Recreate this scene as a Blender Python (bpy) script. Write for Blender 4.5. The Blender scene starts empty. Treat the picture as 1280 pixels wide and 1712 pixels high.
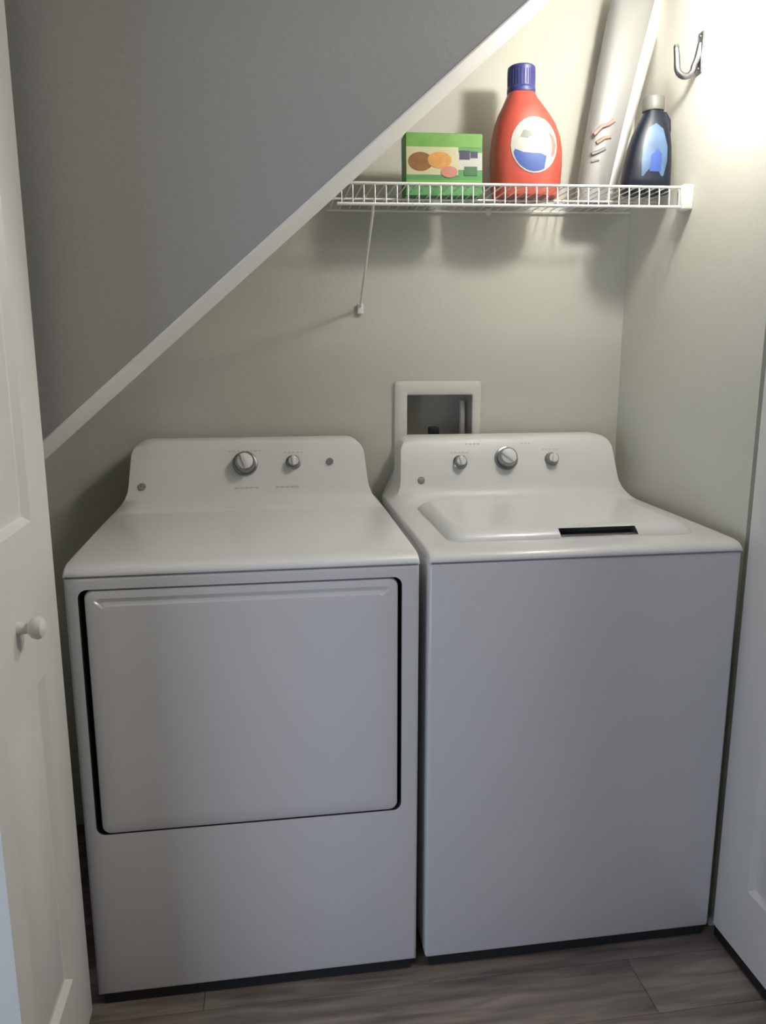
import bpy, bmesh, math, random
from mathutils import Vector, Matrix

random.seed(7)
S = bpy.context.scene
COL = S.collection

# ---------------------------------------------------------------- camera
CX, CY, CZ, YAW, PIT, ROL, FPX = -.304, -1.470, 1.350, .1480, .1960, -.001, 1284.0
cd = bpy.data.cameras.new('camera')
cd.sensor_fit = 'VERTICAL'
cd.sensor_height = 36.0
cd.lens = 36.0 * FPX / 1712.0
cd.clip_start = .02
cam = bpy.data.objects.new('camera', cd)
COL.objects.link(cam)
fw = Vector((math.sin(YAW) * math.cos(PIT), math.cos(YAW) * math.cos(PIT), -math.sin(PIT)))
rt = Vector((math.cos(YAW), -math.sin(YAW), 0))
up = rt.cross(fw)
r2 = rt * math.cos(ROL) + up * math.sin(ROL)
u2 = -rt * math.sin(ROL) + up * math.cos(ROL)
M = Matrix((r2, u2, -fw)).transposed().to_4x4()
M.translation = Vector((CX, CY, CZ))
cam.matrix_world = M
S.camera = cam

# ---------------------------------------------------------------- world and added fill lights out of view
w = bpy.data.worlds.new('world')
S.world = w
w.use_nodes = True
w.node_tree.nodes['Background'].inputs[0].default_value = (1.0, .975, .94, 1)
w.node_tree.nodes['Background'].inputs[1].default_value = .085

def area(name, loc, target, size, energy, color):
    l = bpy.data.lights.new(name, 'AREA')
    l.shape = 'RECTANGLE'
    l.size, l.size_y = size
    l.energy = energy
    l.color = color
    o = bpy.data.objects.new(name, l)
    COL.objects.link(o)
    o.location = loc
    d = Vector(target) - Vector(loc)
    o.rotation_euler = d.to_track_quat('-Z', 'Y').to_euler()
    return o

# added cool fill light, low on the left, behind the camera, for right door
area('fill_light_left', (-1.5, -1.55, .70), (.70, -.2, .55), (.8, 1.0), 14.0, (.68, .80, 1.0))
# added fill light, high on the right, brightens the left door and slanting board
area('fill_light_right', (1.25, -.70, 2.35), (-.7, -.25, .9), (.5, .5), 20.0, (1.0, .97, .92))

BULB_POWER = 208.0       # emission strength of the closet bulb
S.view_settings.view_transform = 'Standard'
S.view_settings.look = 'None'
S.view_settings.exposure = 0.0
S.view_settings.gamma = 1.0
S.view_settings.use_curve_mapping = False

# ---------------------------------------------------------------- materials
def mat(name, col, rough=.5, metal=0.0, var=.03, scale=12.0, bump=0.0, bscale=200.0, coat=0.0, emit=None, spec=.5):
    m = bpy.data.materials.new(name)
    m.use_nodes = True
    nt = m.node_tree
    b = nt.nodes['Principled BSDF']
    b.inputs['Roughness'].default_value = rough
    b.inputs['Metallic'].default_value = metal
    b.inputs['Coat Weight'].default_value = coat
    b.inputs['Specular IOR Level'].default_value = spec
    tc = nt.nodes.new('ShaderNodeTexCoord')
    n = nt.nodes.new('ShaderNodeTexNoise')
    n.inputs['Scale'].default_value = scale
    n.inputs['Detail'].default_value = 4
    nt.links.new(tc.outputs['Object'], n.inputs['Vector'])
    rp = nt.nodes.new('ShaderNodeValToRGB')
    rp.color_ramp.elements[0].position = .3
    rp.color_ramp.elements[1].position = .7
    rp.color_ramp.elements[0].color = tuple(c * (1 - var) for c in col) + (1,)
    rp.color_ramp.elements[1].color = tuple(min(1, c * (1 + var)) for c in col) + (1,)
    nt.links.new(n.outputs['Fac'], rp.inputs['Fac'])
    nt.links.new(rp.outputs['Color'], b.inputs['Base Color'])
    if bump:
        n2 = nt.nodes.new('ShaderNodeTexNoise')
        n2.inputs['Scale'].default_value = bscale
        n2.inputs['Detail'].default_value = 3
        nt.links.new(tc.outputs['Object'], n2.inputs['Vector'])
        bp = nt.nodes.new('ShaderNodeBump')
        bp.inputs['Strength'].default_value = bump
        bp.inputs['Distance'].default_value = .002
        nt.links.new(n2.outputs['Fac'], bp.inputs['Height'])
        nt.links.new(bp.outputs['Normal'], b.inputs['Normal'])
    if emit:
        b.inputs['Emission Color'].default_value = emit[0] + (1,)
        b.inputs['Emission Strength'].default_value = emit[1]
    return m

WALL = mat('greige_wall_paint', (.60, .594, .522), .7, var=.012, scale=5, bump=.25, bscale=90, spec=.3)
STAIRW = mat('shaded_wall_paint', (.42, .41, .385), .75, var=.012, scale=5, bump=.25, bscale=90, spec=.3)  # same wall paint, coloured darker for the shade on the stair wall
TRIM = mat('white_trim_paint', (.86, .855, .83), .5, var=.01)
DOORP = mat('white_door_paint', (.70, .69, .655), .42, var=.012, scale=8)
CEIL = mat('ceiling_paint', (.75, .74, .70), .85, var=.01, bump=.3, bscale=60)
ENAMEL = mat('white_enamel', (.70, .70, .71), .30, var=.008, scale=3, coat=.25)
PLASTIC = mat('white_console_plastic', (.72, .72, .705), .38, var=.008, scale=4)
DARK = mat('dark_gap_shade', (.02, .02, .022), .7)
RECESS = mat('dark_grey_plastic', (.13, .13, .125), .5)
CHROME = mat('satin_chrome', (.34, .34, .35), .28, 1.0, var=.01)
HOOKM = mat('dull_nickel', (.22, .22, .24), .35, 1.0, var=.01)
GREYP = mat('grey_print', (.38, .38, .38), .5)
MIDG = mat('mid_grey_plastic', (.20, .20, .20), .45)
LGREY = mat('pale_grey_print', (.52, .52, .51), .5)
WIRE = mat('white_vinyl_wire', (.80, .79, .75), .4, var=.01)
BOXP = mat('white_valve_box_plastic', (.72, .71, .64), .5, var=.01)
BOXIN = mat('grey_valve_box_inside', (.42, .41, .37), .6)
GAPSHADE = mat('dark_door_gap_shade', (.035, .035, .037), .7)
SEAM = mat('grey_gasket', (.30, .30, .30), .6)
BLACK = mat('black_rubber', (.012, .012, .013), .5)
BRASS = mat('dull_brass', (.45, .36, .18), .4, 1.0)
PORC = mat('white_porcelain', (.8, .8, .78), .3)
BULB = mat('lit_bulb_glass', (1, 1, 1), .4, emit=((1.0, .965, .905), BULB_POWER))
RED = mat('red_bottle_plastic', (.45, .075, .052), .35, var=.05, scale=6)
NAVYCAP = mat('navy_cap_plastic', (.045, .05, .19), .4)
LABELW = mat('white_label_paper', (.47, .475, .43), .45)
LABELB = mat('blue_label_ink', (.035, .08, .30), .45)
LABELP = mat('pale_pink_label_ink', (.50, .19, .16), .45)
GREEN = mat('green_carton_print', (.125, .31, .055), .5, var=.12, scale=20)
GREENB = mat('bluish_green_carton_print', (.065, .235, .065), .5, var=.1, scale=20)
CREAM = mat('cream_carton_print', (.50, .48, .30), .5)
BROWN = mat('brown_carton_print', (.20, .085, .02), .5, var=.2, scale=60)
ORANGE = mat('orange_carton_print', (.52, .25, .05), .5, var=.15, scale=60)
PINKB = mat('pinkish_carton_print', (.45, .18, .14), .5)
NAVYP = mat('navy_carton_print', (.03, .03, .07), .5)
DKGRN = mat('dark_green_carton_print', (.03, .12, .04), .5)
NAVYB = mat('dark_navy_bottle_plastic', (.004, .008, .020), .38, var=.1)
SKYL = mat('light_blue_label', (.085, .145, .26), .45, var=.25, scale=25)
GREYCAP = mat('grey_cap_plastic', (.13, .135, .12), .45)
PACK = mat('white_film_wrap', (.285, .285, .275), .4, var=.02, scale=10)
PACKW = mat('bright_white_fold', (.86, .86, .84), .35, var=.01)
PACKR = mat('faded_orange_print', (.37, .235, .195), .5)
PACKG = mat('faded_grey_print', (.22, .212, .225), .5)
FLOORB = mat('dark_subfloor', (.03, .026, .024), .9)


def plank_material(name, base, seed):
    m = bpy.data.materials.new(name)
    m.use_nodes = True
    nt = m.node_tree
    b = nt.nodes['Principled BSDF']
    b.inputs['Roughness'].default_value = .5
    tc = nt.nodes.new('ShaderNodeTexCoord')
    mp = nt.nodes.new('ShaderNodeMapping')
    mp.inputs['Scale'].default_value = (3.0, 26.0, 8.0)
    mp.inputs['Location'].default_value = (seed * 3.7, seed * 1.9, 0)
    nt.links.new(tc.outputs['Object'], mp.inputs['Vector'])
    n = nt.nodes.new('ShaderNodeTexNoise')
    n.inputs['Scale'].default_value = 1.6
    n.inputs['Detail'].default_value = 7
    n.inputs['Distortion'].default_value = .6
    nt.links.new(mp.outputs[0], n.inputs['Vector'])
    r = nt.nodes.new('ShaderNodeValToRGB')
    r.color_ramp.elements[0].position = .30
    r.color_ramp.elements[1].position = .72
    r.color_ramp.elements[0].color = tuple(c * .55 for c in base) + (1,)
    r.color_ramp.elements[1].color = tuple(c * 1.35 for c in base) + (1,)
    nt.links.new(n.outputs['Fac'], r.inputs['Fac'])
    nt.links.new(r.outputs['Color'], b.inputs['Base Color'])
    return m

PLANKS = [plank_material('grey_brown_plank_a', (.235, .195, .168), 1),
          plank_material('grey_brown_plank_b', (.205, .172, .150), 2),
          plank_material('grey_brown_plank_c', (.265, .222, .192), 3)]

# ---------------------------------------------------------------- helpers
def obj(name, bm, m, parent=None, smooth=40, loc=None):
    me = bpy.data.meshes.new(name)
    bmesh.ops.recalc_face_normals(bm, faces=bm.faces)
    bm.to_mesh(me)
    bm.free()
    me.materials.append(m)
    if smooth:
        for p in me.polygons:
            p.use_smooth = True
        me.set_sharp_from_angle(angle=math.radians(smooth))
    o = bpy.data.objects.new(name, me)
    COL.objects.link(o)
    if parent:
        o.parent = parent
    if loc:
        o.location = loc
    return o

def thing(name, label, cat, loc=(0, 0, 0), group=None):
    o = bpy.data.objects.new(name, None)
    COL.objects.link(o)
    o.location = loc
    o.empty_display_size = .05
    o['label'] = label
    o['category'] = cat
    if group:
        o['group'] = group
    return o

def struct(o, label=None):
    o['kind'] = 'structure'
    if label:
        o['label'] = label
    return o

def add_box(bm, x0, x1, y0, y1, z0, z1, bev=0.0, seg=2):
    vs = [bm.verts.new(p) for p in ((x0, y0, z0), (x1, y0, z0), (x1, y1, z0), (x0, y1, z0),
                                    (x0, y0, z1), (x1, y0, z1), (x1, y1, z1), (x0, y1, z1))]
    fs = [bm.faces.new([vs[i] for i in f]) for f in ((0, 3, 2, 1), (4, 5, 6, 7), (0, 1, 5, 4), (1, 2, 6, 5), (2, 3, 7, 6), (3, 0, 4, 7))]
    if bev:
        es = list({e for f in fs for e in f.edges})
        bmesh.ops.bevel(bm, geom=es, offset=bev, segments=seg, affect='EDGES', profile=.5)

def box(*a, **k):
    bm = bmesh.new()
    add_box(bm, *a, **k)
    return bm

def add_tube(bm, pts, r, n=10, cap=True):
    pts = [Vector(p) for p in pts]
    rr = r if isinstance(r, (list, tuple)) else [r] * len(pts)
    rings = []
    ref = None
    for i, p in enumerate(pts):
        a = pts[max(i - 1, 0)]
        b = pts[min(i + 1, len(pts) - 1)]
        t = (b - a).normalized()
        if ref is None:
            ref = Vector((0, 0, 1)) if abs(t.z) < .9 else Vector((1, 0, 0))
        u = (ref - t * ref.dot(t)).normalized()
        ref = u
        v = t.cross(u)
        rings.append([bm.verts.new(p + (u * math.cos(2 * math.pi * k / n) + v * math.sin(2 * math.pi * k / n)) * rr[i]) for k in range(n)])
    for a, b in zip(rings, rings[1:]):
        for k in range(n):
            bm.faces.new((a[k], a[(k + 1) % n], b[(k + 1) % n], b[k]))
    if cap:
        bm.faces.new(rings[0][::-1])
        bm.faces.new(rings[-1])

def tube(pts, r, n=10):
    bm = bmesh.new()
    add_tube(bm, pts, r, n)
    return bm

def lathe(prof, n=32, mtx=None):
    """prof: list of (radius, height) about local z"""
    bm = bmesh.new()
    rings = []
    for r, h in prof:
        if r < 1e-6:
            rings.append([bm.verts.new((0, 0, h))])
        else:
            rings.append([bm.verts.new((r * math.cos(2 * math.pi * k / n), r * math.sin(2 * math.pi * k / n), h)) for k in range(n)])
    for a, b in zip(rings, rings[1:]):
        if len(a) == 1 and len(b) == 1:
            continue
        for k in range(n):
            k2 = (k + 1) % n
            if len(a) == 1:
                bm.faces.new((a[0], b[k2], b[k]))
            elif len(b) == 1:
                bm.faces.new((a[k], a[k2], b[0]))
            else:
                bm.faces.new((a[k], a[k2], b[k2], b[k]))
    if mtx:
        bmesh.ops.transform(bm, matrix=mtx, verts=bm.verts)
    return bm

def prism(poly, y0, y1):
    """poly in (x, z), extruded along y"""
    bm = bmesh.new()
    a = [bm.verts.new((x, y0, z)) for x, z in poly]
    b = [bm.verts.new((x, y1, z)) for x, z in poly]
    bm.faces.new(a)
    bm.faces.new(b[::-1])
    for i in range(len(poly)):
        j = (i + 1) % len(poly)
        bm.faces.new((a[i], a[j], b[j], b[i]))
    return bm

def rrect(x0, x1, z0, z1, r, n=6):
    pts = []
    for cx, cz, a0 in ((x1 - r, z1 - r, 0), (x0 + r, z1 - r, 90), (x0 + r, z0 + r, 180), (x1 - r, z0 + r, 270)):
        for k in range(n + 1):
            a = math.radians(a0 + 90 * k / n)
            pts.append((cx + r * math.cos(a), cz + r * math.sin(a)))
    return pts

def bridge(bm, a, b):
    n = len(a)
    for k in range(n):
        bm.faces.new((a[k], a[(k + 1) % n], b[(k + 1) % n], b[k]))

def loft(sections, n=40, ex=2.4):
    """sections: (z, cx, cy, a, b) super-ellipses; closed at both ends"""
    bm = bmesh.new()
    rings = []
    for z, cx, cy, a, b in sections:
        ring = []
        for k in range(n):
            t = 2 * math.pi * k / n
            c, s = math.cos(t), math.sin(t)
            ring.append(bm.verts.new((cx + a * math.copysign(abs(c) ** (2 / ex), c), cy + b * math.copysign(abs(s) ** (2 / ex), s), z)))
        rings.append(ring)
    for p, q in zip(rings, rings[1:]):
        bridge(bm, p, q)
    bm.faces.new(rings[0][::-1])
    bm.faces.new(rings[-1])
    return bm

def interp(sections, z):
    for p, q in zip(sections, sections[1:]):
        if p[0] <= z <= q[0] and q[0] > p[0]:
            t = (z - p[0]) / (q[0] - p[0])
            return [p[i] + (q[i] - p[i]) * t for i in range(5)]
    return list(sections[-1])

def on_front(sections, x, z, ex=2.4, lift=.0012):
    _, cx, cy, a, b = interp(sections, z)
    u = min(abs((x - cx) / a), .98)
    return cy - b * (1 - u ** ex) ** (1 / ex) - lift

def patch(sections, outline, ex=2.4, lift=.0012, rings=6):
    """a label laid on the front of a lofted bottle; outline in (x, z)"""
    bm = bmesh.new()
    cx = sum(p[0] for p in outline) / len(outline)
    cz = sum(p[1] for p in outline) / len(outline)
    rr = []
    for i in range(1, rings + 1):
        f = i / rings
        rr.append([bm.verts.new((cx + (x - cx) * f, on_front(sections, cx + (x - cx) * f, cz + (z - cz) * f, ex, lift), cz + (z - cz) * f)) for x, z in outline])
    c = bm.verts.new((cx, on_front(sections, cx, cz, ex, lift), cz))
    n = len(outline)
    for k in range(n):
        bm.faces.new((c, rr[0][k], rr[0][(k + 1) % n]))
    for a, b in zip(rr, rr[1:]):
        bridge(bm, a, b)
    return bm

def ellipse(cx, cz, a, b, n=28, t0=0, t1=360):
    full = abs(t1 - t0) >= 360
    m = n if full else n - 1
    return [(cx + a * math.cos(math.radians(t0 + (t1 - t0) * k / m)), cz + b * math.sin(math.radians(t0 + (t1 - t0) * k / m))) for k in range(n)]

# ---------------------------------------------------------------- setting
XL, XR, YB, ZC = -1.10, .72, .69, 2.46

# floor with planks
fl = struct(obj('floor', box(-1.6, 1.6, -2.6, .80, -.06, -.006), FLOORB, smooth=0))
PW, PL = .15, 1.22
plank_mesh = {}
row = 0
y = -.04 - PW * 16
while y < .72:
    off = {16: -.476}.get(row, -1.6 - random.random() * PL)
    while off > -1.6:
        off -= PL
    x = off
    while x < 1.6:
        a, b = max(x, -1.6), min(x + PL, 1.6)
        if b - a > .02:
            o = obj('plank', box(a + .0004, b - .0004, y + .0004, min(y + PW, .80) - .0004, -.006, 0, bev=.0012, seg=1),
                    random.choice(PLANKS), fl, smooth=0)
        x += PL
    y += PW
    row += 1

# back wall with the hole for the washer outlet box
HX0, HX1, HZ0, HZ1 = .086, .276, 1.085, 1.252
bm = bmesh.new()
add_box(bm, XL - .08, HX0, YB, YB + .11, 0, ZC)
add_box(bm, HX1, XR + .08, YB, YB + .11, 0, ZC)
add_box(bm, HX0, HX1, YB, YB + .11, 0, HZ0)
add_box(bm, HX0, HX1, YB, YB + .11, HZ1, ZC)
struct(obj('wall_back', bm, WALL, smooth=0))
struct(obj('wall_right', box(XR, XR + .08, .03, YB, 0, ZC), WALL, smooth=0))
struct(obj('wall_left', box(XL - .08, XL, .018, YB, 0, ZC), WALL, smooth=0))
struct(obj('ceiling', box(-1.6, 1.6, -2.6, YB + .11, ZC, ZC + .08), CEIL, smooth=0))
# wall beside and over the folding doors
bm = bmesh.new()
add_box(bm, -1.6, -.80, -.06, .018, 0, ZC)
add_box(bm, .80, 1.6, -.06, .03, 0, ZC)
add_box(bm, -.80, .80, -.06, .005, 2.07, ZC)
struct(obj('wall_front', bm, WALL, smooth=0))

# slanting stair wall over the dryer, with the pale board along its underside
SL = .872
Y0S, Y1S = .02, .293
def zs(x):
    return 1.989 + SL * (x - .19)
struct(obj('wall_stair', prism([(XL, zs(XL) + .004), (.714, zs(.714) + .004), (.714, ZC), (XL, ZC)], Y0S, Y1S), STAIRW, smooth=0))
struct(obj('trim_1', prism([(XL, zs(XL)), (.714, zs(.714)), (.714, zs(.714) + .004), (XL, zs(XL) + .004)], Y0S - .002, Y1S), TRIM, smooth=0))

# ---------------------------------------------------------------- folding doors
def leaf(name, xface, sgn, y0, y1, z0, z1, parent, panels, th=.032):
    """door leaf in the plane x = xface whose moulded face looks along sgn * x"""
    bm = bmesh.new()
    xb = xface - sgn * th
    def V(x, y, z):
        return bm.verts.new((x, y, z))
    # face built as a grid of strips round the panel openings
    ys = [y0, panels[0][0], panels[0][1], y1]
    zz = sorted({z0, z1} | {p[2] for p in panels} | {p[3] for p in panels})
    grid = [[V(xface, yy, z) for z in zz] for yy in ys]
    pan = {(p[2], p[3]) for p in panels}
    for i in range(3):
        for j in range(len(zz) - 1):
            q = [grid[i][j], grid[i + 1][j], grid[i + 1][j + 1], grid[i][j + 1]]
            if i == 1 and (zz[j], zz[j + 1]) in pan:
                prev = q
                for ins, dep in ((.012, .011), (.020, .011), (.050, .001)):
                    a, b, c, d = ys[1] + ins, ys[2] - ins, zz[j] + ins, zz[j + 1] - ins
                    x = xface - sgn * dep
                    cur = [V(x, a, c), V(x, b, c), V(x, b, d), V(x, a, d)]
                    bridge(bm, prev, cur)
                    prev = cur
                bm.faces.new(prev)
            else:
                bm.faces.new(q)
    # rim and back
    rim = [grid[0][j] for j in range(len(zz))] + [grid[i][-1] for i in (1, 2, 3)] + [grid[3][j] for j in range(len(zz) - 2, -1, -1)] + [grid[i][0] for i in (2, 1)]
    back = [V(xb, v.co.y, v.co.z) for v in rim]
    bridge(bm, rim, back)
    bm.faces.new(back)
    return obj(name, bm, DOORP, parent, smooth=25)

d1 = struct(thing('door_1', 'white folded bifold door at the left of the laundry closet, with round knob', 'door', (-.70, -.035, 0)))
del d1['category']
for k, (xf, sg, nm) in enumerate(((0, 1, 'door_leaf'), (-.067, -1, 'door_leaf'))):
    leaf(nm, xf, sg, -.375, 0, .026, 2.03, d1, [(-.312, -.108 + .0, .20, .815), (-.312, -.108, 1.085, 1.93)])
kn = lathe([(0, 0), (.011, 0), (.009, .010), (.0085, .016), (.016, .022), (.0185, .030), (.016, .037), (.009, .041), (0, .042)], 24,
           Matrix.Translation((0, -.222, .938)) @ Matrix.Rotation(math.pi / 2, 4, 'Y'))
obj('knob', kn, DOORP, d1)
d2 = struct(thing('door_2', 'white folded bifold door at the right beside the washer', 'door', (.709, .0, 0)))
del d2['category']
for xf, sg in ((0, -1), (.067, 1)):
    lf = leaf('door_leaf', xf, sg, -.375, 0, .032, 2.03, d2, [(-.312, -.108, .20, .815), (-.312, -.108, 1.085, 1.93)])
    obj('under_door_shade', box(min(xf - sg * .003, xf - sg * .028), max(xf - sg * .003, xf - sg * .028), -.374, -.001, .004, .033), BLACK, lf, smooth=0)['label'] = 'black strip for the shade under the door'  # strip added for the shade in the gap under the door
tr = struct(obj('trim_2', box(-.79, .79, -.055, -.025, 2.045, 2.069, bev=.002), TRIM, smooth=0))

# ---------------------------------------------------------------- washer and dryer
HW = .343        # half width
ZT = .967        # deck height
PITCH_FACE = None

def cabinet(parent, hole=None):
    bm = bmesh.new()
    z0, z1, d = .027, .9448, .66
    if hole is None:
        add_box(bm, -HW, HW, 0, d, z0, z1, bev=.007, seg=3)
    else:
        x0, x1, a, b, r = hole
        inner = rrect(x0, x1, a, b, r, 6)
        # outer loop matched to the inner one
        outer = []
        cx, cz = (x0 + x1) / 2, (a + b) / 2
        bev = .007
        ox0, ox1, oz0, oz1 = -HW + bev, HW - bev, z0 + bev, z1 - bev
        for i, (px, pz) in enumerate(inner):
            q = i // 7
            k = i % 7
            cxn, czn = [(ox1, oz1), (ox0, oz1), (ox0, oz0), (ox1, oz0)][q]
            # first half of the corner slides along one side, second half along the other
            if q in (0, 2):
                if k < 3: outer.append((cxn, pz))
                elif k == 3: outer.append((cxn, czn))
                else: outer.append((px, czn))
            else:
                if k < 3: outer.append((px, czn))
                elif k == 3: outer.append((cxn, czn))
                else: outer.append((cxn, pz))
        o = [bm.verts.new((p[0], 0, p[1])) for p in outer]
        i0 = [bm.verts.new((p[0], 0, p[1])) for p in inner]
        i1 = [bm.verts.new((p[0], .004, p[1])) for p in inner]
        bridge(bm, o, i0)
        bridge(bm, i0, i1)
        i2 = [bm.verts.new((p[0], .045, p[1])) for p in rrect(x0 - .001, x1 + .001, a - .001, b + .001, r, 6)]
        bridge(bm, i1, i2)
        bm.faces.new(i2)
        # rounded shoulder of the shell, then the sides
        def grow(p, e):
            return ((-HW + bev - e) if p[0] <= ox0 + 1e-6 else (HW - bev + e) if p[0] >= ox1 - 1e-6 else p[0],
                    (z0 + bev - e) if p[1] <= oz0 + 1e-6 else (z1 - bev + e) if p[1] >= oz1 - 1e-6 else p[1])
        prev = o
        for k in range(1, 4):
            t = math.pi / 2 * k / 3
            cur = [bm.verts.new((*grow(p, bev * math.sin(t)), 0)) for p in outer]
            for v in cur:
                v.co = Vector((v.co.x, bev * (1 - math.cos(t)), v.co.y))
            bridge(bm, prev, cur)
            prev = cur
        back = [bm.verts.new((v.co.x, d, v.co.z)) for v in prev]
        bridge(bm, prev, back)
        bm.faces.new(back)
    return obj('cabinet', bm, ENAMEL, parent, smooth=35)

def top_panel(parent):
    """deck: rounded front nose, nearly flat top"""
    prof = [(.014, .9465), (.0005, .9465), (-.001, .9475), (-.001, .949), (0, .9525), (.003, .9565), (.008, .9605), (.015, .9637), (.024, .9658), (.036, .967), (.10, .9685), (.30, .971), (.60, .974), (.66, .974), (.66, .9465)]
    bm = bmesh.new()
    L, R = [], []
    xs = [(-HW, .004), (-HW + .0015, .0012), (-HW + .005, 0), (HW - .005, 0), (HW - .0015, .0012), (HW, .004)]
    cols = []
    for x, dz in xs:
        cols.append([bm.verts.new((x, yy, max(zz - dz, .9465))) for yy, zz in prof])
    for a, b in zip(cols, cols[1:]):
        bridge(bm, a, b)
    bm.faces.new(cols[0])
    bm.faces.new(cols[-1][::-1])
    return obj('top_panel', bm, ENAMEL, parent, smooth=50)

def console(parent):
    """control console whose face sweeps down and out into the deck"""
    w0, rc, zt = .303, .042, 1.142
    rows = []
    pts = [(.470, .9712), (.492, .9745), (.508, .980), (.521, .989), (.531, 1.002), (.539, 1.018), (.548, 1.040), (.558, 1.065), (.568, 1.088),
           (.576, 1.105), (.582, 1.116), (.587, 1.125), (.591, 1.131), (.596, 1.136), (.602, 1.1395), (.610, 1.1415), (.620, 1.142), (.664, 1.142), (.664, .972)]
    def width(z):
        w = w0 + .010 * max(0, (1.10 - z) / .13)
        if z < 1.030:
            t = (1.030 - z) / .060
            w += (HW - .002 - w) * t ** 2.2
        if z > zt - rc:
            q = z - (zt - rc)
            w = w0 - rc + math.sqrt(max(rc * rc - q * q, 0))
        return min(w, HW - .002)
    bm = bmesh.new()
    NX = 14
    front = []
    for i, (yy, zz) in enumerate(pts):
        ww = width(min(zz, zt)) if i < len(pts) - 1 else HW - .002
        front.append([bm.verts.new((-ww + 2 * ww * k / NX, yy, zz)) for k in range(NX + 1)])
    for a, b in zip(front, front[1:]):
        for k in range(NX):
            bm.faces.new((a[k], a[k + 1], b[k + 1], b[k]))
    # sides: each front row is joined to a rear column at the same height
    for s in (0, NX):
        rear = [bm.verts.new((r[s].co.x, .664, r[s].co.z)) for r in front[:17]]
        for i in range(16):
            bm.faces.new((front[i][s], front[i + 1][s], rear[i + 1], rear[i]))
    bmesh.ops.remove_doubles(bm, verts=bm.verts, dist=.0004)
    return obj('console', bm, PLASTIC, parent, smooth=60)

# plane of the console face, for what is fixed on it
FN = Vector((0, -.925, .38)).normalized()
def face_m(x, z, lift=0.0):
    pts = [(.531, 1.002), (.539, 1.018), (.548, 1.040), (.558, 1.065), (.568, 1.088), (.576, 1.105), (.582, 1.116), (.591, 1.131)]
    yy = pts[-1][0]
    for a, b in zip(pts, pts[1:]):
        if a[1] <= z <= b[1]:
            yy = a[0] + (b[0] - a[0]) * (z - a[1]) / (b[1] - a[1])
            break
    zax = FN
    xax = Vector((1, 0, 0))
    yax = zax.cross(xax)
    m = Matrix((xax, yax, zax)).transposed().to_4x4()
    m.translation = Vector((x, yy, z)) + FN * lift
    return m

def dial(parent, x, z, turn):
    k = obj('dial', lathe([(.033, -.004), (.033, .003), (.031, .007), (.0275, .008), (.0255, .024), (.024, .0265), (.0, .0265)], 40, face_m(x, z)), CHROME, parent)
    bm = box(-.0075, .0075, -.0215, .0215, .0255, .0345, bev=.0035)
    bmesh.ops.transform(bm, matrix=face_m(x, z) @ Matrix.Rotation(turn, 4, 'Z'), verts=bm.verts)
    obj('dial_grip', bm, PLASTIC, k)
    obj('dial_cap', lathe([(.0205, .0260), (.0205, .0282), (.0195, .029), (0, .029)], 32, face_m(x, z)), PLASTIC, k)
    return k

def knob(parent, x, z, turn):
    k = obj('knob', lathe([(.020, -.004), (.020, .002), (.0165, .004), (.0155, .018), (.0145, .0195), (0, .0195)], 28, face_m(x, z)), CHROME, parent)
    bm = box(-.0045, .0045, -.013, .013, .019, .0255, bev=.002)
    bmesh.ops.transform(bm, matrix=face_m(x, z) @ Matrix.Rotation(turn, 4, 'Z'), verts=bm.verts)
    obj('knob_grip', bm, PLASTIC, k)
    obj('knob_cap', lathe([(.0125, .0190), (.0125, .0205), (0, .0208)], 24, face_m(x, z)), PLASTIC, k)

def emblem(parent, x, z):
    e = obj('emblem', lathe([(.0100, -.002), (.0100, .0018), (.0090, .0026), (0, .0026)], 28, face_m(x, z)), MIDG, parent)
    bm = bmesh.new()
    m = face_m(x, z, .0028)
    for a0, a1, rr, cx in ((40, 330, .0032, -.0022), (20, 300, .0028, .0028)):
        add_tube(bm, [m @ Vector((cx + rr * math.cos(math.radians(a0 + (a1 - a0) * k / 14)), rr * 1.3 * math.sin(math.radians(a0 + (a1 - a0) * k / 14)), 0)) for k in range(15)], .0006, 6)
    add_tube(bm, [m @ Vector((.0084 * math.cos(k * math.pi / 14), .0084 * math.sin(k * math.pi / 14), 0)) for k in range(28)] , .0005, 6)
    obj('emblem_script', bm, LABELW, e)

def marks(parent, name, items, m=LGREY):
    """flat printing on the console face: (x, z, width, height)"""
    bm = bmesh.new()
    for x, z, ww, hh in items:
        b2 = bmesh.new()
        add_box(b2, -ww / 2, ww / 2, -hh / 2, hh / 2, -.0016, .0011)
        bmesh.ops.transform(b2, matrix=face_m(x, z), verts=b2.verts)
        t = bpy.data.meshes.new('t')
        b2.to_mesh(t)
        b2.free()
        bm.from_mesh(t)
        bpy.data.meshes.remove(t)
    o = obj(name, bm, m, parent, smooth=0)
    o['kind'] = 'stuff'
    return o

def feet(parent):
    for sx in (-1, 1):
        for yy in (.05, .60):
            obj('foot', lathe([(0, 0), (.019, 0), (.019, .012), (.012, .014), (.012, .024), (0, .024)], 18, Matrix.Translation((sx * .29, yy, 0))), BLACK, parent)

def seam(parent):
    obj('under_base_shade', box(-HW + .012, HW - .012, .007, .63, .003, .0285), DARK, parent, smooth=0)  # dark box added to deepen the shade under the machine
    obj('top_seam', box(-HW + .006, HW - .006, .002, .65, .943, .9475), SEAM, parent, smooth=0)

DX, WX = -.353, .353
dr = thing('dryer', 'white front-loading clothes dryer with wide square door, left of the washer', 'dryer', (DX, 0, 0))
hx0, hx1, hz0, hz1 = -.676 - DX + .004, -.046 - DX, .402, .921
cabinet(dr, (hx0, hx1, hz0, hz1, .018))
top_panel(dr)
console(dr)
seam(dr)
feet(dr)
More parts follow.
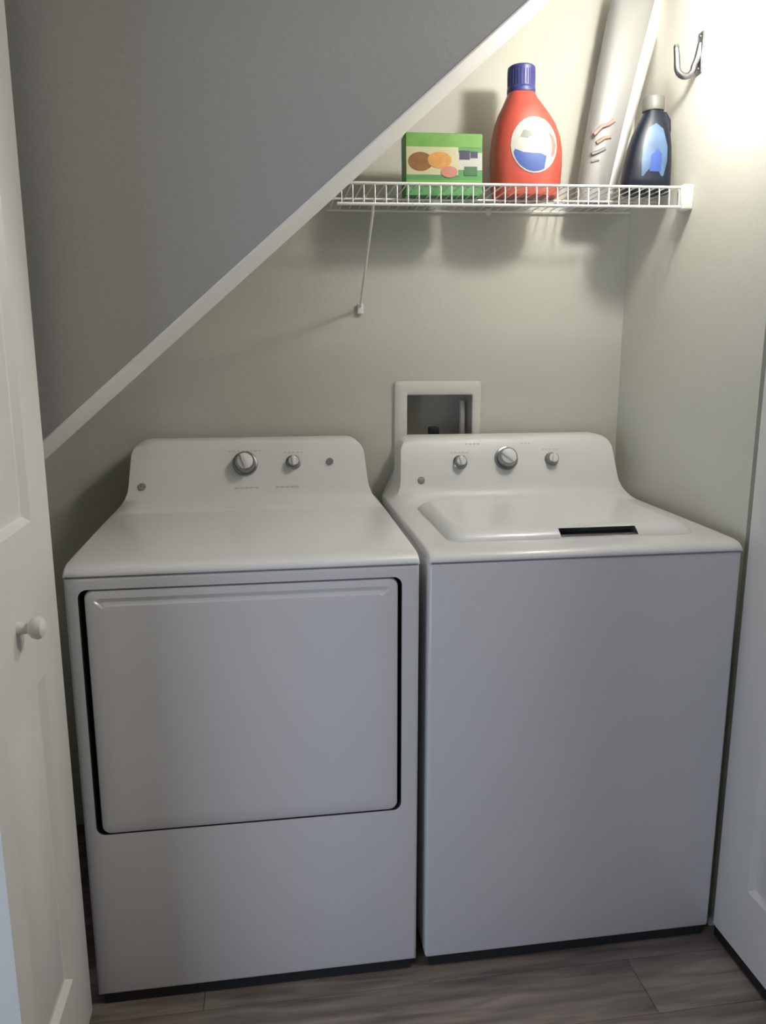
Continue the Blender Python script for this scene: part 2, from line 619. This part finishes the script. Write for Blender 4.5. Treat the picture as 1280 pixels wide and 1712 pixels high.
# liner of the door opening, coloured dark for the shade in the gap
bm = bmesh.new()
pts = rrect(hx0 + .0004, hx1 - .0004, hz0 + .0004, hz1 - .0004, .017, 6)
a = [bm.verts.new((p[0], .0015, p[1])) for p in pts]
b = [bm.verts.new((p[0], .043, p[1])) for p in pts]
bridge(bm, a, b)
bm.faces.new(b)
obj('door_gap_shade', bm, GAPSHADE, dr)
# door slab, finger gaps along the left and right edges
bm = bmesh.new()
lx0, lx1, lz0, lz1 = hx0 + .011, hx1 - .0075, hz0 + .0014, hz1 - .0024
prev = None
for ins, yy, yt in ((0, .040, .040), (0, .006, .006), (.002, .0025, .0025), (.006, .0005, .0005), (.016, -.001, -.001), (.024, -.002, .0035), (.028, -.0025, .002), (.032, -.003, -.0025), (.042, -.0035, -.0035)):
    pts = rrect(lx0 + ins, lx1 - ins, lz0 + ins * .8, lz1 - ins, max(.017 - ins * .25, .008), 6)
    cur = [bm.verts.new((p[0], yt if p[1] > lz1 - ins - .004 else yy, p[1])) for p in pts]
    if prev:
        bridge(bm, prev, cur)
    else:
        bm.faces.new(cur)
    prev = cur
bm.faces.new(prev)
obj('door', bm, ENAMEL, dr, smooth=28)
dial(dr, -.366 - DX, 1.082, .35)
knob(dr, -.240 - DX, 1.083, .1)
b = obj('start_button', lathe([(.0095, -.003), (.0095, .003), (.008, .005), (0, .005)], 22, face_m(-.144 - DX, 1.083)), MIDG, dr)
emblem(dr, -.628 - DX, 1.030)
marks(dr, 'printed_legend', [(-.405 - DX + i * .011, 1.1135, .006, .0022) for i in range(8)] +
      [(-.262 - DX + i * .011, 1.108, .006, .002) for i in range(5)] + [(-.39 - DX + i * .013, 1.022, .009, .0026) for i in range(5)] + [(-.285 - DX + i * .013, 1.022, .009, .0026) for i in range(5)])

wa = thing('washer', 'white top-loading washing machine with plain front, right of the dryer', 'washing machine', (WX, 0, 0))
cabinet(wa)
top_panel(wa)
console(wa)
seam(wa)
feet(wa)
# lid with sloping front edge and a finger recess
NX0, NX1 = .324 - WX - .006, .496 - WX
ld = bmesh.new()
zb, zl = .9655, .990
rings_ = []
for ins, zz in ((0, zb), (.003, .9715), (.012, .9790), (.024, .9865), (.034, .9895), (.044, zl), (.060, zl)):
    pts = rrect(-.285 + ins * .8, .285 - ins * .8, .076 + ins, .468 - ins * .5, .035, 6)
    pts = pts[:21] + [(NX0, .076 + ins), (NX1, .076 + ins)] + pts[21:]
    rings_.append([ld.verts.new((p[0], p[1], zz + (p[1] - .076) * .008)) for p in pts])
for q, (a, b) in enumerate(zip(rings_, rings_[1:])):
    for k in range(len(a)):
        if k == 21 and q in (1, 2):        # opening of the finger recess
            continue
        k2 = (k + 1) % len(a)
        ld.faces.new((a[k], a[k2], b[k2], b[k]))
ld.faces.new(rings_[0])
ld.faces.new(rings_[-1])
lip_pts = [(r[21].co.copy(), r[22].co.copy()) for r in rings_[1:4]]
lid = obj('lid', ld, ENAMEL, wa, smooth=50)
# the recess behind the opening: floor, roof, ends and back
bm = bmesh.new()
dp = .125
fr = [(bm.verts.new(l), bm.verts.new(r)) for l, r in lip_pts]
bk = [(bm.verts.new((l.x, dp, l.z)), bm.verts.new((r.x, dp, r.z))) for l, r in lip_pts]
bm.faces.new((fr[0][0], fr[0][1], bk[0][1], bk[0][0]))
bm.faces.new((fr[2][0], fr[2][1], bk[2][1], bk[2][0]))
for e in (0, 1):
    for k in (0, 1):
        bm.faces.new((fr[k][e], fr[k + 1][e], bk[k + 1][e], bk[k][e]))
for k in (0, 1):
    bm.faces.new((bk[k][0], bk[k][1], bk[k + 1][1], bk[k + 1][0]))
obj('handle_recess', bm, RECESS, lid, smooth=0)
dial(wa, .343 - WX, 1.082, .9)
knob(wa, .212 - WX, 1.074, .2)
knob(wa, .473 - WX, 1.077, -.2)
emblem(wa, .101 - WX, 1.030)
marks(wa, 'printed_legend', [(.235 - WX + i * .011, 1.121, .006, .0028) for i in range(4)] + [(.393 - WX + i * .010, 1.121, .006, .0028) for i in range(3)] +
      [(.19 - WX + i * .011, 1.100, .005, .0016) for i in range(5)] + [(.45 - WX + i * .011, 1.104, .005, .0016) for i in range(5)])

# ---------------------------------------------------------------- washer outlet box in the wall
ob = thing('washer_outlet_box', 'cream recessed washer outlet box in the back wall behind the washer console', 'outlet box', ((HX0 + HX1) / 2, YB, 1.17))
ox = (HX0 + HX1) / 2
def rel(bm, t):
    bmesh.ops.translate(bm, vec=-Vector(t), verts=bm.verts)
    return bm
fo = (ox, YB, 1.17)
bm = bmesh.new()
outer = rrect(.050, .300, 1.06, 1.290, .006, 3)
inner = rrect(HX0, HX1, HZ0, HZ1, .004, 3)
rings = []
for pts, yy in ((outer, YB), (outer, YB - .008), (rrect(.053, .297, 1.063, 1.287, .006, 3), YB - .011), (rrect(HX0 - .004, HX1 + .004, HZ0 - .004, HZ1 + .004, .004, 3), YB - .011), (inner, YB - .008), (inner, YB)):
    rings.append([bm.verts.new((p[0], yy, p[1])) for p in pts])
for p, q in zip(rings, rings[1:]):
    bridge(bm, p, q)
bridge(bm, rings[-1], rings[0])
obj('frame', rel(bm, fo), BOXP, ob)
bm = bmesh.new()
i0 = [bm.verts.new((p[0], YB - .0005, p[1])) for p in rrect(HX0 + .0005, HX1 - .0005, HZ0 + .0005, HZ1 - .0005, .003, 3)]
i1 = [bm.verts.new((p[0], YB + .085, p[1])) for p in rrect(HX0 + .006, HX1 - .006, HZ0 + .006, HZ1 - .006, .003, 3)]
bridge(bm, i0, i1)
bm.faces.new(i1)
obj('recess', rel(bm, fo), BOXIN, ob)
for vx, m in ((.172, BLACK),):
    v = obj('valve', rel(tube([(vx, YB + .035, HZ0 + .004), (vx, YB + .035, HZ0 + .05)], .009, 14), fo), BRASS, ob)
    obj('valve_handle', rel(box(vx - .016, vx + .016, YB + .022, YB + .044, HZ0 + .046, HZ0 + .074, bev=.005), fo), BLACK, v)
v = obj('drain_hose', rel(tube([(.255, YB + .03, HZ1 - .02), (.2555, YB + .03, 1.20), (.256, YB + .03, HZ0 + .004)], .009, 14), fo), BOXIN, ob)

# ---------------------------------------------------------------- wire shelf
SX0, SX1, SYF, SYB = -.135, XR - .003, .362, YB - .004
TILT = .017
def sz(x):
    return 1.7505 + TILT * (x - .3)
LIP = .048
sh = thing('wire_shelf', 'white ventilated wire shelf on the back wall above the washer', 'shelf', (.29, .53, sz(.29)))
so = (.29, .53, sz(.29))
def srail(name, y, dz, r):
    return obj(name, rel(tube([(SX0, y, sz(SX0) + dz), (SX1, y, sz(SX1) + dz)], r, 10), so), WIRE, sh)
srail('front_rail', SYF, -.003, .0034)
srail('lip_rail', SYF - .003, -LIP, .0036)
srail('middle_rail', .53, -.0048, .0026)
srail('back_rail', SYB - .006, -.0048, .003)
bm = bmesh.new()
x = SX0 + .01
while x < SX1 - .004:
    z = sz(x)
    add_tube(bm, [(x, SYB - .002, z - .0014), (x, SYF + .006, z - .0014), (x, SYF + .001, z - .004), (x, SYF - .002, z - .012), (x, SYF - .004, z - LIP)], .0015, 6)
    x += .0254
cw = obj('cross_wires', rel(bm, so), WIRE, sh)
cw['kind'] = 'stuff'
bm = box(XR - .028, XR, SYF - .012, SYF + .020, sz(.7) - LIP - .006, sz(.7) + .003, bev=.004)
obj('end_bracket', rel(bm, so), WIRE, sh)
obj('back_clip', rel(box(.30, .315, SYB - .012, YB, sz(.3) - .014, sz(.3) + .002, bev=.002), so), WIRE, sh)
br = obj('support_brace', rel(tube([(-.052, SYF - .002, sz(-.05) - LIP), (-.050, .40, sz(-.05) - LIP - .022), (-.046, YB - .020, 1.497), (-.045, YB - .006, 1.488)], .0032, 10), so), WIRE, sh)
obj('wall_clip', rel(box(-.053, -.037, YB - .012, YB, 1.472, 1.500, bev=.003), so), WIRE, br)

# ---------------------------------------------------------------- things on the shelf
ROT = (0, -math.atan(TILT), 0)
def stand(name, label, cat, x, y):
    o = thing(name, label, cat, (x, y, sz(x) + .0004))
    o.rotation_euler = ROT
    return o

# green carton
ct = stand('carton', 'small green printed carton on the wire shelf, left of the red bottle', 'box', .145, .535)
cw_, ch, cdp = .0965, .144, .030
obj('box_body', box(-cw_, cw_, -cdp, cdp, 0, ch, bev=.0015), GREENB, ct, smooth=0)
def flat(name, poly, m, lift=.0006, parent=ct, y=-cdp):
    return obj(name, prism(poly, y - lift, y + .0004), m, parent, smooth=0)
def rc(x0, x1, z0, z1):
    return [(x0, z0), (x1, z0), (x1, z1), (x0, z1)]
flat('printed_band', rc(-.095, .095, .112, .1425), GREEN)
flat('printed_panel', rc(-.095, .035, .048, .112), CREAM)
flat('printed_panel', rc(.035, .0955, .060, .100), LABELW)
flat('printed_picture', ellipse(-.060, .078, .031, .022), BROWN, .0010)
flat('printed_picture', ellipse(-.012, .082, .030, .019), ORANGE, .0014)
flat('printed_picture', ellipse(.012, .055, .021, .013), PINKB, .0018)
flat('printed_mark', rc(.038, .064, .084, .105), NAVYP, .0014)
flat('printed_mark', rc(.066, .084, .088, .103), NAVYP, .0014)
flat('printed_mark', rc(.050, .083, .047, .068), DKGRN, .0014)
flat('printed_band', rc(-.095, .095, .022, .036), GREEN, .0010)

# red detergent bottle
rb = stand('detergent_bottle', 'red detergent bottle with navy cap and white oval label on the wire shelf', 'bottle', .366, .548)
RS = [(0, 0, 0, .078, .050), (.004, 0, 0, .084, .056), (.03, .001, 0, .0885, .060), (.08, .001, 0, .0915, .062), (.115, .001, 0, .0910, .062), (.145, .0, 0, .0865, .060),
      (.175, -.003, 0, .0775, .056), (.200, -.007, 0, .0645, .050), (.220, -.010, 0, .0510, .043), (.236, -.013, 0, .0405, .036), (.247, -.014, 0, .0350, .033), (.252, -.014, 0, .0320, .031)]
RB2 = [(0, 0, 0, .076, .049)] + RS[1:]
obj('bottle_body', loft(RB2, 48), RED, rb, smooth=50)
cp = lathe([(0, .250), (.0345, .250), (.0355, .254), (.0352, .262), (.0335, .264), (.0335, .300), (.0345, .303), (.0340, .309), (.031, .312), (0, .312)], 36, Matrix.Translation((-.014, 0, 0)))
cap = obj('cap', cp, NAVYCAP, rb)
bm = bmesh.new()
for k in range(30):
    a = 2 * math.pi * k / 30
    c, s_ = math.cos(a), math.sin(a)
    add_tube(bm, [(-.014 + .0336 * c, .0336 * s_, .266), (-.014 + .0336 * c, .0336 * s_, .300)], .0011, 5)
obj('cap_ribs', bm, NAVYCAP, cap)
lab = obj('label', patch(RB2, ellipse(.004, .118, .060, .066)), LABELW, rb)
def crescent(cx, cz, a, b, f0, f1, n=14):
    lo = [(cx + a * math.cos(math.radians(t)), cz + b * math.sin(math.radians(t))) for t in [f0 + (f1 - f0) * k / n for k in range(n + 1)]]
    hi = [(x, cz + (z - cz) * .25 + .0) for x, z in reversed(lo)]
    return lo, hi
lo = [(.004 + .056 * math.cos(math.radians(t)), .118 + .062 * math.sin(math.radians(t))) for t in range(196, 306, 10)]
hi = [(.034, .092), (.018, .098), (-.004, .098), (-.026, .100), (-.046, .108)]
obj('label_band', patch(RB2, lo + hi, lift=.0020), LABELB, lab)
obj('label_mark', patch(RB2, [(-.034, .136), (-.026, .152), (-.012, .150), (-.004, .156), (.010, .148), (.012, .136), (-.004, .140), (-.016, .132)], lift=.0020, rings=3), MIDG, lab)
obj('label_mark', patch(RB2, [(.040, .150), (.055, .136), (.060, .118), (.056, .098), (.046, .088), (.050, .110), (.048, .132)], lift=.0020, rings=3), LABELP, lab)

# navy bottle
nb = stand('softener_bottle', 'dark navy bottle with pale blue label at the right end of the wire shelf', 'bottle', .6505, .462)
NS = [(0, 0, 0, .058, .038), (.004, 0, 0, .0625, .042), (.03, .0, 0, .0620, .042), (.07, .003, 0, .0590, .041), (.105, .006, 0, .0545, .039), (.135, .009, 0, .0475, .035), (.158, .011, 0, .0390, .031),
      (.175, .012, 0, .0310, .027), (.187, .012, 0, .0240, .0235), (.194, .012, 0, .0215, .0215)]
obj('bottle_body', loft(NS, 44, 2.3), NAVYB, nb, smooth=50)
obj('cap', lathe([(0, .1925), (.0255, .1925), (.0265, .196), (.0255, .222), (.0235, .2255), (0, .2265)], 30, Matrix.Translation((.012, 0, 0))), GREYCAP, nb)
l2 = obj('label', patch(NS, [(-.030, .035), (.026, .035), (.036, .07), (.036, .105), (.024, .145), (.006, .158), (-.012, .148), (-.026, .105), (-.030, .07)], 2.3), SKYL, nb)
obj('label_mark', patch(NS, [(-.012, .045), (.018, .045), (.020, .085), (.008, .098), (-.008, .082)], 2.3, .002, 3), LABELB, l2)
bm = bmesh.new()
add_tube(bm, [(.026, 0, .190), (.042, 0, .186), (.052, 0, .172), (.054, 0, .150), (.052, 0, .128)], [.006, .0075, .0075, .007, .006], 10)
obj('handle', bm, NAVYB, nb)

# tall white wrapped pack leaning into the corner
pk = stand('wrapped_pack', 'tall white film-wrapped pack with faded print leaning into the shelf corner', 'package', .575, .600)
bm = bmesh.new()
H = .53
rings = []
def pack_sec(t):
    cx = .000 + .112 * t ** 1.10
    hw = .048 + .024 * t
    return cx, hw
for i in range(13):
    t = i / 12
    cx, hw = pack_sec(t)
    z = H * t
    dp = .030 if t < .9 else .030 - .012 * (t - .9) / .1
    wob = .0015 * math.sin(i * 2.1)
    rings.append([bm.verts.new(p) for p in ((cx - hw, -dp * .55 + wob, z), (cx - hw * .75, -dp + wob, z), (cx - hw * .1, -dp * 1.1 - wob, z), (cx + hw * .50, -dp + wob, z),
                                            (cx + hw, -dp * .35, z), (cx + hw, dp * .6, z), (cx + hw * .6, dp, z), (cx - hw * .6, dp, z), (cx - hw, dp * .6, z))])
for a, b in zip(rings, rings[1:]):
    bridge(bm, a, b)
bm.faces.new(rings[0])
bm.faces.new(rings[-1])
obj('wrap', bm, PACK, pk, smooth=60)
bm = bmesh.new()
prev = None
for i in range(13):
    t = i / 12
    cx, hw = pack_sec(t)
    z = H * t
    cur = [bm.verts.new(p) for p in ((cx + hw * .42, -.0325, z), (cx + hw * .55, -.0335, z), (cx + hw * 1.015, -.012, z), (cx + hw * 1.015, .012, z), (cx + hw * .97, .012, z), (cx + hw * .5, -.027, z))]
    if prev:
        bridge(bm, prev, cur)
    else:
        bm.faces.new(cur)
    prev = cur
bm.faces.new(prev)
obj('folded_edge', bm, PACKW, pk, smooth=60)
bm = bmesh.new()
def pstroke(bm, pts, r):
    add_tube(bm, pts, r, 6)
pstroke(bm, [(-.020, -.0335, .165), (.000, -.034, .185), (.018, -.034, .190), (.034, -.0335, .200)], .0055)
pstroke(bm, [(-.012, -.0335, .145), (.010, -.034, .158), (.026, -.0335, .160)], .0050)
obj('printed_stripe', bm, PACKR, pk)
bm = bmesh.new()
pstroke(bm, [(-.024, -.033, .118), (-.006, -.0335, .124), (.012, -.0335, .132)], .0048)
pstroke(bm, [(-.024, -.033, .100), (-.004, -.0335, .104)], .0026)
obj('printed_stripe', bm, PACKG, pk)

# ---------------------------------------------------------------- hook on the right wall
hk = thing('coat_hook', 'small chrome J-shaped hook on the right wall above the shelf', 'hook', (XR, .365, 2.05))
obj('back_plate', box(-.004, 0, -.012, .012, -.045, .045, bev=.0018), HOOKM, hk)
pts = [(-.002, 0, .020), (-.008, 0, -.012), (-.016, 0, -.032)]
pts += [(-.036 + .021 * math.cos(math.radians(a)), 0, -.030 + .021 * math.sin(math.radians(a))) for a in range(0, -181, -20)]
pts += [(-.059, 0, -.010), (-.062, 0, .008)]
obj('hook_arm', tube(pts, [.0075] * (len(pts) - 2) + [.007, .006], 12), HOOKM, hk)
obj('hook_tip', lathe([(0, -.006), (.005, -.004), (.0068, 0), (.005, .005), (0, .0065)], 16, Matrix.Translation((-.062, 0, .010))), HOOKM, hk)
for z in (-.034, .036):
    obj('screw', lathe([(0, .0), (.0036, .0), (.003, .0016), (0, .002)], 14, Matrix.Translation((-.004, 0, z)) @ Matrix.Rotation(-math.pi / 2, 4, 'Y')), HOOKM, hk)

# ---------------------------------------------------------------- assumed bare bulb on the slanting underside, out of view
th = math.atan(SL)
nrm = Vector((math.sin(th), 0, -math.cos(th)))
BX, BY, BZ = .565, .085, 2.105            # middle of the bulb
pd = (zs(BX) - BZ) * math.cos(th)          # its distance from the slanting board
basep = Vector((BX, BY, BZ)) - nrm * pd
lp = thing('assumed_bulb_lamp', 'assumed bare lit bulb in a white porcelain holder under the slanting stair wall', 'lamp', basep)
rot = nrm.to_track_quat('Z', 'Y').to_matrix().to_4x4()
obj('lamp_holder', lathe([(0, 0), (.05, 0), (.05, .008), (.030, .016), (.022, .030), (.022, pd - .052), (.0, pd - .052)], 32, rot), PORC, lp)
obj('bulb', lathe([(0, pd - .054), (.014, pd - .052), (.016, pd - .045), (.026, pd - .033), (.038, pd - .016), (.0425, pd), (.039, pd + .018), (.028, pd + .032), (.014, pd + .040), (0, pd + .042)], 32, rot), BULB, lp)
